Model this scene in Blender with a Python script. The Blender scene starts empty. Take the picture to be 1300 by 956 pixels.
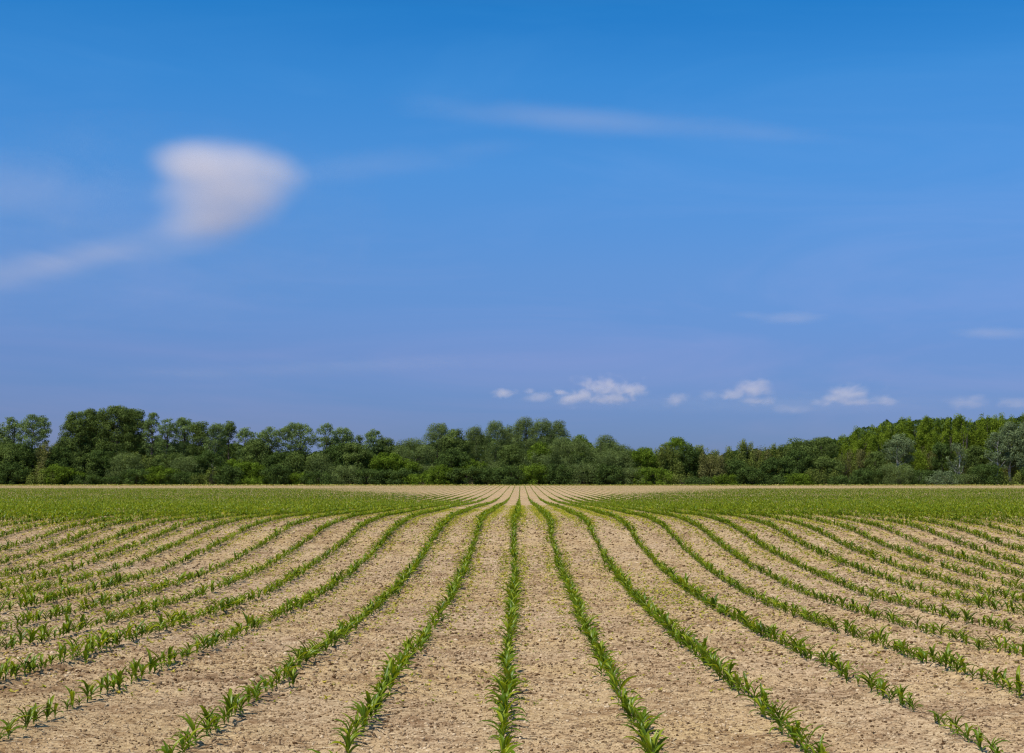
import bpy, math
import numpy as np

C = bpy.context.scene.collection
R = math.radians
F, VX, HY = 1805.0, 661.0, 600.0          # focal length in px of the 1300 px photo, vanishing point of the rows
CAMZ = 1.5
rng = np.random.default_rng(7)

# ------------------------------------------------------------------ helpers
def link(o, parent=None):
    C.objects.link(o)
    if parent is not None:
        o.parent = parent
    return o

def tag(o, label=None, cat=None, group=None, kind=None):
    if label: o['label'] = label
    if cat: o['category'] = cat
    if group: o['group'] = group
    if kind: o['kind'] = kind
    return o

def empty(name, loc, rz=0.0):
    o = bpy.data.objects.new(name, None)
    o.location = loc
    o.rotation_euler = (0, 0, rz)
    o.empty_display_size = 0.2
    return link(o)

def mesh_np(name, verts, faces, mat, smooth=False, tint=None):
    """faces: one (n,k) int array, or a list of such arrays with different k"""
    me = bpy.data.meshes.new(name)
    if not isinstance(faces, list):
        faces = [faces]
    verts = np.ascontiguousarray(verts, dtype=np.float32)
    loops = np.concatenate([f.ravel() for f in faces]).astype(np.int32)
    totals = np.concatenate([np.full(len(f), f.shape[1]) for f in faces]).astype(np.int32)
    starts = np.concatenate([[0], np.cumsum(totals)[:-1]]).astype(np.int32)
    me.vertices.add(len(verts)); me.vertices.foreach_set('co', verts.ravel())
    me.loops.add(len(loops)); me.loops.foreach_set('vertex_index', loops)
    me.polygons.add(len(totals)); me.polygons.foreach_set('loop_start', starts)
    if smooth:
        me.polygons.foreach_set('use_smooth', np.ones(len(totals), dtype=bool))
    if tint is not None:
        a = me.attributes.new('tint', 'FLOAT', 'FACE')
        a.data.foreach_set('value', np.ascontiguousarray(tint, dtype=np.float32))
    me.update(calc_edges=True)
    if mat: me.materials.append(mat)
    return me

def obj(name, me, parent=None, loc=(0, 0, 0)):
    o = bpy.data.objects.new(name, me)
    o.location = loc
    return link(o, parent)

def hash2(ix, iy, seed):
    n = (ix.astype(np.int64) * 374761393 + iy.astype(np.int64) * 668265263 + seed * 974634777) & 0xffffffff
    n = ((n ^ (n >> 13)) * 1274126177) & 0xffffffff
    n = n ^ (n >> 16)
    return (n & 0xffff) / 65535.0

def vnoise(x, y, seed=0):
    x0 = np.floor(x); y0 = np.floor(y)
    fx = x - x0; fy = y - y0
    fx = fx * fx * (3 - 2 * fx); fy = fy * fy * (3 - 2 * fy)
    a = hash2(x0, y0, seed); b = hash2(x0 + 1, y0, seed)
    c = hash2(x0, y0 + 1, seed); d = hash2(x0 + 1, y0 + 1, seed)
    return (a * (1 - fx) + b * fx) * (1 - fy) + (c * (1 - fx) + d * fx) * fy - 0.5

def unit(v):
    return v / (np.linalg.norm(v, axis=-1, keepdims=True) + 1e-9)

# ------------------------------------------------------------------ terrain
PD = np.array([-4000., 0, 5, 7.5, 10, 14, 18.5, 22, 26, 31, 35, 40, 54, 75, 90, 108, 150, 185, 240, 400, 60000])
PZ = np.array([1.5, 1.45, 1.44, 1.44, 1.48, 1.58, 1.62, 1.59, 1.44, 1.15, 1.10, 1.16, 1.33, 1.66, 1.85, 1.97, 2.05, 2.07, 2.1, 2.2, 2.2])

def pchip(xs, ys, x):
    h = np.diff(xs); d = np.diff(ys) / h
    m = np.zeros(len(xs))
    for i in range(1, len(xs) - 1):
        if d[i - 1] * d[i] > 0:
            w1 = 2 * h[i] + h[i - 1]; w2 = h[i] + 2 * h[i - 1]
            m[i] = (w1 + w2) / (w1 / d[i - 1] + w2 / d[i])
    i = np.clip(np.searchsorted(xs, x) - 1, 0, len(xs) - 2)
    t = (x - xs[i]) / h[i]
    return ((1 + 2 * t) * (1 - t) ** 2 * ys[i] + t * (1 - t) ** 2 * h[i] * m[i]
            + t * t * (3 - 2 * t) * ys[i + 1] + t * t * (t - 1) * h[i] * m[i + 1])

def ground(X, Y):
    X = np.asarray(X, float); Y = np.asarray(Y, float)
    z = CAMZ - pchip(PD, PZ, Y)
    near = np.clip((60 - Y) / 40, 0, 1)
    z = z + 0.05 * near * vnoise(X * 0.35, Y * 0.22, 3)
    z = z + np.clip(1 - (Y - 7) / 12, 0, 1) * np.minimum(0.012 * X * X, 0.14) * (Y > 4)
    return z

# planted rows: x of each row (wider gaps where two passes of the planter meet)
xr = [-0.11]
right = [0.63, 1.43, 2.24, 2.99]
left = [-0.89, -1.68, -2.62, -3.36]
while right[-1] < 150: right.append(right[-1] + 0.75 + (0.08 if (len(right) % 6) == 0 else 0) + 0.012 * rng.standard_normal())
while left[-1] > -150: left.append(left[-1] - 0.75 - (0.08 if (len(left) % 6) == 0 else 0) + 0.012 * rng.standard_normal())
ROWS = {0: -0.11}
for i, v in enumerate(right): ROWS[i + 1] = v
for i, v in enumerate(left): ROWS[-i - 1] = v
ROWX = np.array(sorted(ROWS.values()))

def row_dist(X):
    i = np.clip(np.searchsorted(ROWX, X), 1, len(ROWX) - 1)
    return np.minimum(np.abs(X - ROWX[i - 1]), np.abs(X - ROWX[i]))

def micro(X, Y):
    """clods and crumbs of the tilled soil"""
    fade = np.clip(1.35 - Y / 30.0, 0, 1)
    rd = row_dist(X)
    tilled = np.clip((Y - 8.2 - 0.8 * vnoise(X * .8, Y * .3, 91)) / 1.6, 0.5, 1)
    patch = 0.75 + 0.9 * vnoise(X * 1.3, Y * 0.9, 17)
    n = 0.016 * np.abs(vnoise(X * 9, Y * 9, 5)) * 2 + 0.014 * vnoise(X * 19, Y * 19, 6) + 0.009 * vnoise(X * 41, Y * 41, 8)
    n = n + 0.03 * np.maximum(vnoise(X * 6, Y * 6, 9) - 0.22, 0) * 2
    return 1.35 * n * fade * tilled * patch + 0.012 * np.exp(-(rd / 0.09) ** 2) * np.clip((90 - Y) / 60, 0, 1) + 0.012 * vnoise(X * 2.2, Y * 1.6, 12) * np.clip((50 - Y) / 40, 0, 1)

# ------------------------------------------------------------------ materials
def newmat(name):
    m = bpy.data.materials.new(name)
    m.use_nodes = True
    nt = m.node_tree
    nt.nodes.clear()
    out = nt.nodes.new('ShaderNodeOutputMaterial')
    return m, nt, out

def N(nt, kind, **kw):
    n = nt.nodes.new(kind)
    for k, v in kw.items():
        if k in n.inputs.keys() if isinstance(k, str) else False:
            n.inputs[k].default_value = v
        else:
            setattr(n, k, v)
    return n

def ramp(nt, fac, stops, interp='LINEAR'):
    n = nt.nodes.new('ShaderNodeValToRGB')
    cr = n.color_ramp
    cr.interpolation = interp
    while len(cr.elements) < len(stops): cr.elements.new(0.5)
    for e, (p, c) in zip(cr.elements, stops):
        e.position = p; e.color = (*c, 1)
    nt.links.new(fac, n.inputs[0])
    return n.outputs[0]

def noise(nt, vec, scale, detail=4, rough=0.55, dist=0.0):
    n = nt.nodes.new('ShaderNodeTexNoise')
    n.inputs['Scale'].default_value = scale
    n.inputs['Detail'].default_value = detail
    n.inputs['Roughness'].default_value = rough
    n.inputs['Distortion'].default_value = dist
    nt.links.new(vec, n.inputs['Vector'])
    return n.outputs['Fac']

def mixc(nt, fac, a, b, mode='MIX'):
    n = nt.nodes.new('ShaderNodeMix'); n.data_type = 'RGBA'; n.blend_type = mode
    for s, v in ((n.inputs[0], fac), (n.inputs[6], a), (n.inputs[7], b)):
        if isinstance(v, (int, float)): s.default_value = v
        elif isinstance(v, tuple): s.default_value = (*v, 1)
        else: nt.links.new(v, s)
    return n.outputs[2]

def math_(nt, op, a, b=None, c=None, clamp=False):
    n = nt.nodes.new('ShaderNodeMath'); n.operation = op; n.use_clamp = clamp
    for s, v in zip(n.inputs, (a, b, c)):
        if v is None: continue
        if isinstance(v, (int, float)): s.default_value = v
        else: nt.links.new(v, s)
    return n.outputs[0]

def soil_mat():
    m, nt, out = newmat('tilled_soil')
    tc = nt.nodes.new('ShaderNodeTexCoord').outputs['Object']
    big = noise(nt, tc, 0.35, 4, 0.6)
    mid = noise(nt, tc, 3.2, 4, 0.65)
    fine = noise(nt, tc, 26, 5, 0.7)
    speck = noise(nt, tc, 75, 3, 0.6)
    c = ramp(nt, fine, [(0.30, (0.28, 0.185, 0.10)), (0.44, (0.50, 0.36, 0.212)), (0.60, (0.66, 0.50, 0.312))])
    c = mixc(nt, ramp(nt, mid, [(0.35, (0, 0, 0)), (0.7, (1, 1, 1))]), c, mixc(nt, 1.0, c, (0.86, 0.80, 0.76), 'MULTIPLY'))
    c = mixc(nt, ramp(nt, big, [(0.4, (0, 0, 0)), (0.62, (0.8, 0.8, 0.8))]), c, mixc(nt, 1.0, c, (1.02, 1.0, 0.80), 'MULTIPLY'))
    crumb = math_(nt, 'ADD', math_(nt, 'MULTIPLY', noise(nt, tc, 7.5, 5, 0.75), 0.6), math_(nt, 'MULTIPLY', noise(nt, tc, 1.4, 3, 0.6), 0.4))
    c = mixc(nt, ramp(nt, crumb, [(0.42, (0.95, 0.95, 0.95)), (0.50, (0, 0, 0))]), c, mixc(nt, 1.0, c, (0.55, 0.48, 0.44), 'MULTIPLY'))
    c = mixc(nt, ramp(nt, speck, [(0.36, (1, 1, 1)), (0.42, (0, 0, 0))]), c, (0.15, 0.085, 0.045))
    c = mixc(nt, ramp(nt, speck, [(0.66, (0, 0, 0)), (0.72, (0.8, 0.8, 0.8))]), c, (0.70, 0.55, 0.37))
    b = nt.nodes.new('ShaderNodeBump'); b.inputs['Strength'].default_value = 1.0; b.inputs['Distance'].default_value = 0.012
    nt.links.new(math_(nt, 'ADD', fine, math_(nt, 'MULTIPLY', speck, 0.5)), b.inputs['Height'])
    d = nt.nodes.new('ShaderNodeBsdfDiffuse'); d.inputs['Roughness'].default_value = 0.6
    nt.links.new(c, d.inputs['Color']); nt.links.new(b.outputs[0], d.inputs['Normal'])
    nt.links.new(d.outputs[0], out.inputs['Surface'])
    return m

def leaf_mat(name, stops, trans=0.3, gloss=0.05, tcol=(1.25, 1.3, 0.7), rough=0.45, spread=0.22):
    """stops: colours along the per-leaf tint 0..1"""
    m, nt, out = newmat(name)
    at = nt.nodes.new('ShaderNodeAttribute'); at.attribute_name = 'tint'
    ge = nt.nodes.new('ShaderNodeNewGeometry')
    r = math_(nt, 'MULTIPLY_ADD', ge.outputs['Random Per Island'], spread, -spread / 2)
    t = math_(nt, 'ADD', at.outputs['Fac'], r, clamp=True)
    c = ramp(nt, t, stops)
    d = nt.nodes.new('ShaderNodeBsdfDiffuse'); nt.links.new(c, d.inputs['Color'])
    tr = nt.nodes.new('ShaderNodeBsdfTranslucent'); nt.links.new(mixc(nt, 1.0, c, tcol, 'MULTIPLY'), tr.inputs['Color'])
    mx = nt.nodes.new('ShaderNodeMixShader'); mx.inputs[0].default_value = trans
    nt.links.new(d.outputs[0], mx.inputs[1]); nt.links.new(tr.outputs[0], mx.inputs[2])
    g = nt.nodes.new('ShaderNodeBsdfGlossy'); g.inputs['Roughness'].default_value = rough
    g.inputs['Color'].default_value = (0.9, 0.95, 0.9, 1)
    m2 = nt.nodes.new('ShaderNodeMixShader'); m2.inputs[0].default_value = gloss
    nt.links.new(mx.outputs[0], m2.inputs[1]); nt.links.new(g.outputs[0], m2.inputs[2])
    nt.links.new(m2.outputs[0], out.inputs['Surface'])
    return m

def bark_mat(name, a, b, scale=2.5):
    m, nt, out = newmat(name)
    tc = nt.nodes.new('ShaderNodeTexCoord').outputs['Object']
    mp = nt.nodes.new('ShaderNodeMapping'); mp.inputs['Scale'].default_value = (1, 1, 0.25)
    nt.links.new(tc, mp.inputs[0])
    f = noise(nt, mp.outputs[0], scale, 5, 0.7)
    c = ramp(nt, f, [(0.35, a), (0.65, b)])
    bm_ = nt.nodes.new('ShaderNodeBump'); bm_.inputs['Strength'].default_value = 0.6; bm_.inputs['Distance'].default_value = 0.03
    nt.links.new(f, bm_.inputs['Height'])
    d = nt.nodes.new('ShaderNodeBsdfDiffuse')
    nt.links.new(c, d.inputs['Color']); nt.links.new(bm_.outputs[0], d.inputs['Normal'])
    nt.links.new(d.outputs[0], out.inputs['Surface'])
    return m

M = {}
M['soil'] = soil_mat()
M['corn'] = leaf_mat('corn_leaf', [(0.0, (0.050, 0.098, 0.006)), (0.5, (0.125, 0.205, 0.008)), (1.0, (0.32, 0.38, 0.020))], trans=0.34, gloss=0.025, tcol=(1.6, 1.4, 0.4), rough=0.4, spread=0.5)
M['stem'] = leaf_mat('corn_stem', [(0.0, (0.12, 0.19, 0.03)), (1.0, (0.20, 0.27, 0.06))], trans=0.1, gloss=0.04)
M['weed'] = leaf_mat('weed_leaf', [(0.0, (0.15, 0.22, 0.015)), (0.5, (0.40, 0.40, 0.03)), (1.0, (0.72, 0.58, 0.10))], trans=0.3, gloss=0.02)
M['clod'] = leaf_mat('soil_clod', [(0.0, (0.10, 0.055, 0.026)), (0.35, (0.35, 0.235, 0.125)), (0.8, (0.57, 0.415, 0.245)), (1.0, (0.70, 0.54, 0.35))], trans=0.0, gloss=0.0)
M['straw'] = leaf_mat('dry_residue', [(0.0, (0.10, 0.06, 0.035)), (0.4, (0.30, 0.19, 0.10)), (1.0, (0.70, 0.56, 0.36))], trans=0.1, gloss=0.02)
M['verge'] = leaf_mat('verge_grass', [(0.0, (0.10, 0.16, 0.02)), (0.5, (0.26, 0.30, 0.04)), (1.0, (0.52, 0.43, 0.13))], trans=0.3, gloss=0.02)
def lm(name, c, tr=0.28, k=1.0):
    """foliage: dark, middle and light version of one leaf colour"""
    f = lambda m, g=1.0: (c[0] * m * g, c[1] * m, c[2] * m / g)
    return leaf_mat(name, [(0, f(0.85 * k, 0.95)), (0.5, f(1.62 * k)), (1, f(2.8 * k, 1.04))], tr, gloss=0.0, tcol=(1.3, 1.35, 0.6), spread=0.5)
LM = {
 'broad':  lm('broadleaf_foliage', (0.072, 0.100, 0.026)),
 'airy':   lm('poplar_foliage',    (0.098, 0.136, 0.048), 0.32),
 'willow': lm('willow_foliage',    (0.092, 0.122, 0.040), 0.26),
 'bright': lm('fresh_foliage',     (0.080, 0.120, 0.014), 0.34),
 'pale':   lm('silver_foliage',    (0.098, 0.128, 0.060), 0.22),
 'locust': lm('locust_foliage',    (0.108, 0.146, 0.016), 0.36),
 'bush':   lm('shrub_foliage',     (0.048, 0.074, 0.019)),
 'brown':  lm('reddish_foliage',   (0.104, 0.104, 0.036)),
 'olive':  lm('olive_foliage',     (0.100, 0.122, 0.028), 0.30),
}
BARK = bark_mat('dark_bark', (0.06, 0.05, 0.04), (0.16, 0.135, 0.11))
BARKP = bark_mat('pale_bark', (0.30, 0.28, 0.25), (0.62, 0.60, 0.55), 1.2)

# ------------------------------------------------------------------ field ground
def build_ground():
    ys = [-3000, -400, -80, -20, -6, 0, 3, 5, 6]
    y = 6.5
    while y < 62:
        ys.append(y); y += 0.020 * (y / 10) ** 1.6
    while y < 260:
        ys.append(y); y += 0.35 * (y / 60) ** 1.3
    while y < 42000:
        ys.append(y); y *= 1.12
    ys = np.array(ys)
    t = np.linspace(-1, 1, 901)
    hw = 0.43 * np.clip(ys, 6, 400) + 0.6
    outer = np.array([0.25, 0.8, 1.8, 4, 9, 25, 80, 260])
    X = np.concatenate([-(hw[:, None] * (1 + 0.05 * outer[::-1][None]) + outer[::-1][None] * np.maximum(1.0, ys[:, None] / 50)), hw[:, None] * t[None], hw[:, None] * (1 + 0.05 * outer[None]) + outer[None] * np.maximum(1.0, ys[:, None] / 50)], axis=1)
    Y = np.repeat(ys[:, None], X.shape[1], axis=1)
    Z = ground(X, Y) + np.where((Y > 5) & (Y < 70), micro(X, Y), 0)
    nr, nc = X.shape
    idx = np.arange(nr * nc).reshape(nr, nc)
    f = np.stack([idx[:-1, :-1], idx[:-1, 1:], idx[1:, 1:], idx[1:, :-1]], -1).reshape(-1, 4)
    me = mesh_np('field_ground', np.stack([X, Y, Z], -1).reshape(-1, 3), f, M['soil'], smooth=True)
    tag(obj('field_ground', me), 'dry light brown tilled soil of the corn field', kind='structure')
build_ground()

def gz(X, Y):
    return ground(X, Y) + np.where(Y < 70, micro(X, Y), 0)

# ------------------------------------------------------------------ corn
def corn_leaf(base, az, elev, length, width, droop, nsec, vfold, r):
    """strip along an arching midrib; returns verts, quads"""
    s = np.linspace(0, 1, nsec + 1)
    ang = elev - droop * s ** 1.4
    ds = length / nsec
    px = np.concatenate([[0], np.cumsum(np.cos((ang[:-1] + ang[1:]) / 2) * ds)])
    pz = np.concatenate([[0], np.cumsum(np.sin((ang[:-1] + ang[1:]) / 2) * ds)])
    w = width * np.maximum(np.sin(np.pi * np.clip(0.12 + 0.9 * s, 0, 1)) ** 0.7, 0.0) * 0.5
    w[-1] = width * 0.03
    twist = r.uniform(-0.5, 0.5) * s
    ca, sa = math.cos(az), math.sin(az)
    mid = np.stack([base[0] + px * ca, base[1] + px * sa, base[2] + pz], -1)
    side = np.stack([-sa * np.cos(twist), ca * np.cos(twist), np.sin(twist)], -1)
    nrm = np.stack([-np.sin(ang) * ca, -np.sin(ang) * sa, np.cos(ang)], -1)
    L = mid + side * w[:, None] + nrm * (w * vfold)[:, None]
    Rr = mid - side * w[:, None] + nrm * (w * vfold)[:, None]
    if vfold > 0:
        v = np.stack([L, mid, Rr], 1).reshape(-1, 3)
        q = []
        for i in range(nsec):
            a = 3 * i
            q += [(a, a + 1, a + 4, a + 3), (a + 1, a + 2, a + 5, a + 4)]
    else:
        v = np.stack([L, Rr], 1).reshape(-1, 3)
        q = [(2 * i, 2 * i + 1, 2 * i + 3, 2 * i + 2) for i in range(nsec)]
    return v, np.array(q)

def corn_proto(seed, lod):
    r = np.random.default_rng(seed)
    h = r.uniform(0.045, 0.07)
    nl = [6, 5, 5][lod] + (r.integers(0, 2) if lod == 0 else 0)
    az0 = r.uniform(0, 2 * math.pi)
    V, Q, T = [], [], []
    n = 0
    for i in range(nl):
        k = i / max(nl - 1, 1)
        base = (0, 0, 0.012 + h * k)
        az = az0 + math.pi * (i % 2) + r.normal(0, 0.35)
        length = (0.085 + 0.115 * math.sin(math.pi * (0.15 + 0.75 * k))) * r.uniform(0.85, 1.15)
        elev = R(48 + 32 * k + r.normal(0, 7))
        droop = R(95 - 45 * k + r.normal(0, 14))
        width = (0.020 + 0.012 * math.sin(math.pi * k)) * [1, 1.2, 1.95][lod]
        v, q = corn_leaf(base, az, elev, length, width, droop, [5, 3, 2][lod], [0.55, 0, 0][lod], r)
        V.append(v); Q.append(q + n); n += len(v)
        T.append(np.full(len(q), np.clip(0.36 + 0.42 * k + r.normal(0, 0.16), 0, 1)))
    return np.concatenate(V), np.concatenate(Q), np.concatenate(T), h

def stem_geo(h):
    a = np.arange(6) * math.pi / 3
    V, Q = [], []
    for j, (z, rr) in enumerate([(-0.015, 0.007), (0.01, 0.0065), (h * 0.7, 0.005), (h + 0.025, 0.003)]):
        V.append(np.stack([rr * np.cos(a), rr * np.sin(a), np.full(6, z)], -1))
    for j in range(3):
        for i in range(6):
            Q.append((j * 6 + i, j * 6 + (i + 1) % 6, j * 6 + 6 + (i + 1) % 6, j * 6 + 6 + i))
    return np.concatenate(V), np.array(Q)

def bake(protos, which, P, S, A, lean, dt, zs=None):
    """many copies of prototypes as one vertex/face/tint set"""
    Vs, Qs, Ts = [], [], []
    n = 0
    for k, pr in enumerate(protos):
        sel = np.where(which == k)[0]
        if len(sel) == 0: continue
        v, q, t = pr[:3]
        ca, sa = np.cos(A[sel])[:, None], np.sin(A[sel])[:, None]
        s = S[sel][:, None]
        x = v[None, :, 0] * ca - v[None, :, 1] * sa
        y = v[None, :, 0] * sa + v[None, :, 1] * ca
        z = v[None, :, 2] + 0 * x
        if zs is not None: z = z * zs[sel][:, None]
        x = x + z * lean[sel, 0][:, None]; y = y + z * lean[sel, 1][:, None]
        W = np.stack([x * s, y * s, z * s], -1) + P[sel][:, None, :]
        Vs.append(W.reshape(-1, 3))
        off = (np.arange(len(sel)) * len(v))[:, None, None] + n
        Qs.append((q[None] + off).reshape(-1, q.shape[1]))
        Ts.append(np.clip(t[None] + dt[sel][:, None], 0, 1).reshape(-1))
        n += len(sel) * len(v)
    return np.concatenate(Vs), np.concatenate(Qs), np.concatenate(Ts)

def plant_positions():
    P = []
    end_near = {}
    for k, x0 in ROWS.items():
        y_start = 6.6 + 0.2 * abs(math.sin(k * 2.3))
        ymin = max(y_start, abs(x0) / 0.43)
        if ymin > 232: continue
        y = ymin
        while y < 231:
            near = y < 9.6 + 0.7 * math.sin(k * 1.7)
            step = 0.095 if y < 60 else (0.15 if y < 120 else 0.20)
            y += step * rng.uniform(0.72, 1.3)
            gap = 0.03 + (0.15 if near and abs(k) > 1 else 0.06 if near else 0) + 0.25 * (vnoise(np.array(y * 0.55), np.array(k * 2.9), 47) > 0.36)
            if y < 26 and abs(x0) > 2.2:
                gap += 0.14 * (vnoise(np.array(y * 0.9), np.array(k * 3.7), 40) > 0.1)
            if rng.random() < gap: continue
            x = x0 + 0.014 * rng.standard_normal() + 0.055 * float(vnoise(np.array(y * 0.22), np.array(k * 5.1), 41)) + 0.03 * float(vnoise(np.array(y * 0.9), np.array(k * 5.1), 43)) + (0.05 * rng.standard_normal() if rng.random() < 0.06 else 0)
            P.append((x, y, k))
    return np.array(P)

PP = plant_positions()
PY = PP[:, 1]
UU = np.clip(np.abs(PP[:, 0] / PY) / 0.16, 0, 1) ** 0.8
size = np.interp(PY / (1 + 0.80 * UU), [8, 10, 14, 40, 62, 80, 100, 112, 235], [0.80, 0.80, 0.78, 0.82, 0.80, 0.74, 0.62, 0.50, 0.46])
size = np.where(PY < 40, np.interp(PY, [8, 10, 14, 40], [0.80, 0.80, 0.78, 0.82]), size)
size = np.where(PY > 188, size * np.interp(UU, [0.3, 1], [1.0, 0.62]), size * np.interp(PY, [60, 110], [1, 1]) )
size = np.where((PY > 60) & (PY <= 188), np.maximum(size, 0.80 * UU), size)
size = size * (1 + 0.20 * rng.standard_normal(len(PP))).clip(0.5, 1.45)
size = size * (1 + 0.28 * vnoise(PP[:, 0] * 0.5, PY * 0.4, 44))
PPOS = np.stack([PP[:, 0], PY, gz(PP[:, 0], PY)], -1)
size = size * 0.88 * np.interp(PY, [6, 11, 15], [0.86, 0.9, 1.0])
ZS = np.interp(PY / (1 + 0.80 * UU), [84, 104], [1.0, 0.42]) * np.interp(PY, [26, 34, 62, 75], [1, 0.80, 0.80, 1.0])
AZ = rng.uniform(0, 2 * math.pi, len(PP))
LEAN = rng.normal(0, 0.10, (len(PP), 2))
DT = rng.normal(0, 0.13, len(PP)) - 0.06 + np.where(PY > 100, -0.10, 0)

px_x = VX + F * PP[:, 0] / PY
px_y = 433 + F * np.tan(math.atan(167 / F) + np.arctan((CAMZ - PPOS[:, 2]) / PY))
inframe = (px_x > 2) & (px_x < 1298) & (px_y < 954)
order = np.argsort(PY)
order = order[inframe[order]]
single = order[:300]
issingle = np.zeros(len(PP), bool); issingle[single] = True
PROTO0 = [corn_proto(100 + i, 0) for i in range(14)]
PROTO1 = [corn_proto(200 + i, 1) for i in range(10)]
PROTO2 = [corn_proto(300 + i, 2) for i in range(8)]

ORD = ['first', 'second', 'third', 'fourth', 'fifth', 'sixth', 'seventh', 'eighth', 'ninth', 'tenth', 'eleventh', 'twelfth',
       'thirteenth', 'fourteenth', 'fifteenth', 'sixteenth', 'seventeenth', 'eighteenth', 'nineteenth', 'twentieth']
def ordinal(n):
    if n < 20: return ORD[n]
    tens = {2: 'twenty', 3: 'thirty', 4: 'forty', 5: 'fifty', 6: 'sixty', 7: 'seventy'}
    t, u = divmod(n + 1, 10)
    if u == 0: return tens[t].replace('ty', 'tieth')
    return tens[t] + '-' + ORD[u - 1]
def row_name(k):
    if k == 0: return 'the straight central row'
    side = 'left' if k < 0 else 'right'
    return '%s row %s of centre' % (ORD[abs(k) - 1], side)

leaf_me = [mesh_np('corn_leaves', p[0], p[1], M['corn'], True, p[2]) for p in PROTO0]
stem_me = []
for p in PROTO0:
    v, q = stem_geo(p[3]); stem_me.append(mesh_np('corn_stem', v, q, M['stem'], True, np.full(len(q), 0.5)))
count = {}
for i in single:
    k = int(PP[i, 2]); n = count.get(k, 0); count[k] = n + 1
    j = int(rng.integers(0, len(PROTO0)))
    root = empty('corn_plant', tuple(PPOS[i]), float(AZ[i]))
    root.scale = (size[i],) * 3
    root.rotation_euler = (float(LEAN[i, 0]), float(LEAN[i, 1]), float(AZ[i]))
    tag(root, 'young corn plant, %s from the lower picture edge in %s' % (ordinal(n), row_name(k)), 'corn plant', 'young corn plants at the near ends of the rows')
    obj('stem', stem_me[j], root)
    obj('leaves', leaf_me[j], root)

rest = np.where(~issingle)[0]
lod = np.where(PY[rest] < 46, 0, np.where(PY[rest] < 95, 1, 2))
parts = []
for L, protos in enumerate((PROTO0, PROTO1, PROTO2)):
    s = rest[lod == L]
    parts.append(bake(protos, rng.integers(0, len(protos), len(s)), PPOS[s], size[s], AZ[s], LEAN[s], DT[s], ZS[s]))
V, Q, T, n = [], [], [], 0
for v, q, t in parts:
    V.append(v); Q.append(q + n); T.append(t); n += len(v)
me = mesh_np('corn_rows', np.concatenate(V), np.concatenate(Q), M['corn'], False, np.concatenate(T))
tag(obj('corn_rows', me), 'rows of young green corn running away to the wood', 'corn', kind='stuff')
print('corn', len(PP), 'faces', len(me.polygons))

# ------------------------------------------------------------------ clods, residue, weeds, verge grass
def scatter(n, y0, y1, power=1.0, hw=0.40):
    """points with density falling with distance"""
    u = rng.random(n)
    y = (y0 ** (2 - power) + u * (y1 ** (2 - power) - y0 ** (2 - power))) ** (1 / (2 - power)) if power != 2 else y0 * (y1 / y0) ** u
    x = rng.uniform(-1, 1, n) * (hw * y + 0.3)
    return x, y

def clod_proto(seed):
    r = np.random.default_rng(seed)
    ph = (1 + 5 ** 0.5) / 2
    v = np.array([(-1, ph, 0), (1, ph, 0), (-1, -ph, 0), (1, -ph, 0), (0, -1, ph), (0, 1, ph), (0, -1, -ph), (0, 1, -ph), (ph, 0, -1), (ph, 0, 1), (-ph, 0, -1), (-ph, 0, 1)], float) / 1.9
    f = np.array([(0,11,5),(0,5,1),(0,1,7),(0,7,10),(0,10,11),(1,5,9),(5,11,4),(11,10,2),(10,7,6),(7,1,8),(3,9,4),(3,4,2),(3,2,6),(3,6,8),(3,8,9),(4,9,5),(2,4,11),(6,2,10),(8,6,7),(9,8,1)])
    v = v * r.uniform(0.65, 1.25, (12, 1)) * np.array([1, r.uniform(0.6, 1), r.uniform(0.45, 0.75)])
    return v, f, np.full(20, 0.5)

n = 110000
x, y = scatter(n, 7.0, 36, 1.75)
s = 0.006 + 0.014 * rng.random(n) ** 3.5 * (1 + 0.6 * (vnoise(x * 1.1, y * 0.8, 21)))
s = s * np.interp(y, [7, 12, 36], [1, 1.1, 2.0]) * np.where(row_dist(x) < 0.06, 0.6, 1)
s = np.where(y < 9.6, s * 0.75, s)
big = rng.random(n) < 0.003 + 0.03 * np.clip(vnoise(x * 0.9, y * 0.7, 63) - 0.18, 0, 1)
s = np.where(big & (y > 9.5), s * 1.6 + 0.010, s)
P = np.stack([x, y, gz(x, y) + s * 0.15], -1)
tint = rng.normal(0.04, 0.18, n) + 0.5 * vnoise(x * 1.6, y * 1.1, 61)
tint = np.where(rng.random(n) < 0.22 + 0.5 * np.clip(vnoise(x * 1.2, y * 0.9, 64), 0, 1), -0.42, tint)
tint = np.where(big, rng.uniform(-0.35, 0.0, n), tint)
v, q, t = bake([clod_proto(i) for i in range(12)], rng.integers(0, 12, n), P, s, rng.uniform(0, 6.3, n), np.zeros((n, 2)), tint)
tag(obj('soil_clods', mesh_np('soil_clods', v, q, M['clod'], False, t)), 'crumbly brown clods of soil between the corn rows', 'soil', kind='stuff')

def straw_proto(seed):
    r = np.random.default_rng(seed)
    m = 3
    s = np.linspace(-0.5, 0.5, m + 1)
    bend = r.uniform(-0.25, 0.25)
    c = np.stack([s, bend * s * s, 0.03 + r.uniform(-0.08, 0.12) * s + r.uniform(-0.2, 0.05) * s * s], -1)
    w = r.uniform(0.035, 0.10)
    V = []
    for p in c:
        V += [p + (0, w / 2, 0), p + (0, 0, w * 0.35), p + (0, -w / 2, 0)]
    q = []
    for i in range(m):
        a = 3 * i; q += [(a, a + 1, a + 4, a + 3), (a + 1, a + 2, a + 5, a + 4)]
    return np.array(V), np.array(q), np.full(len(q), 0.5)

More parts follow.
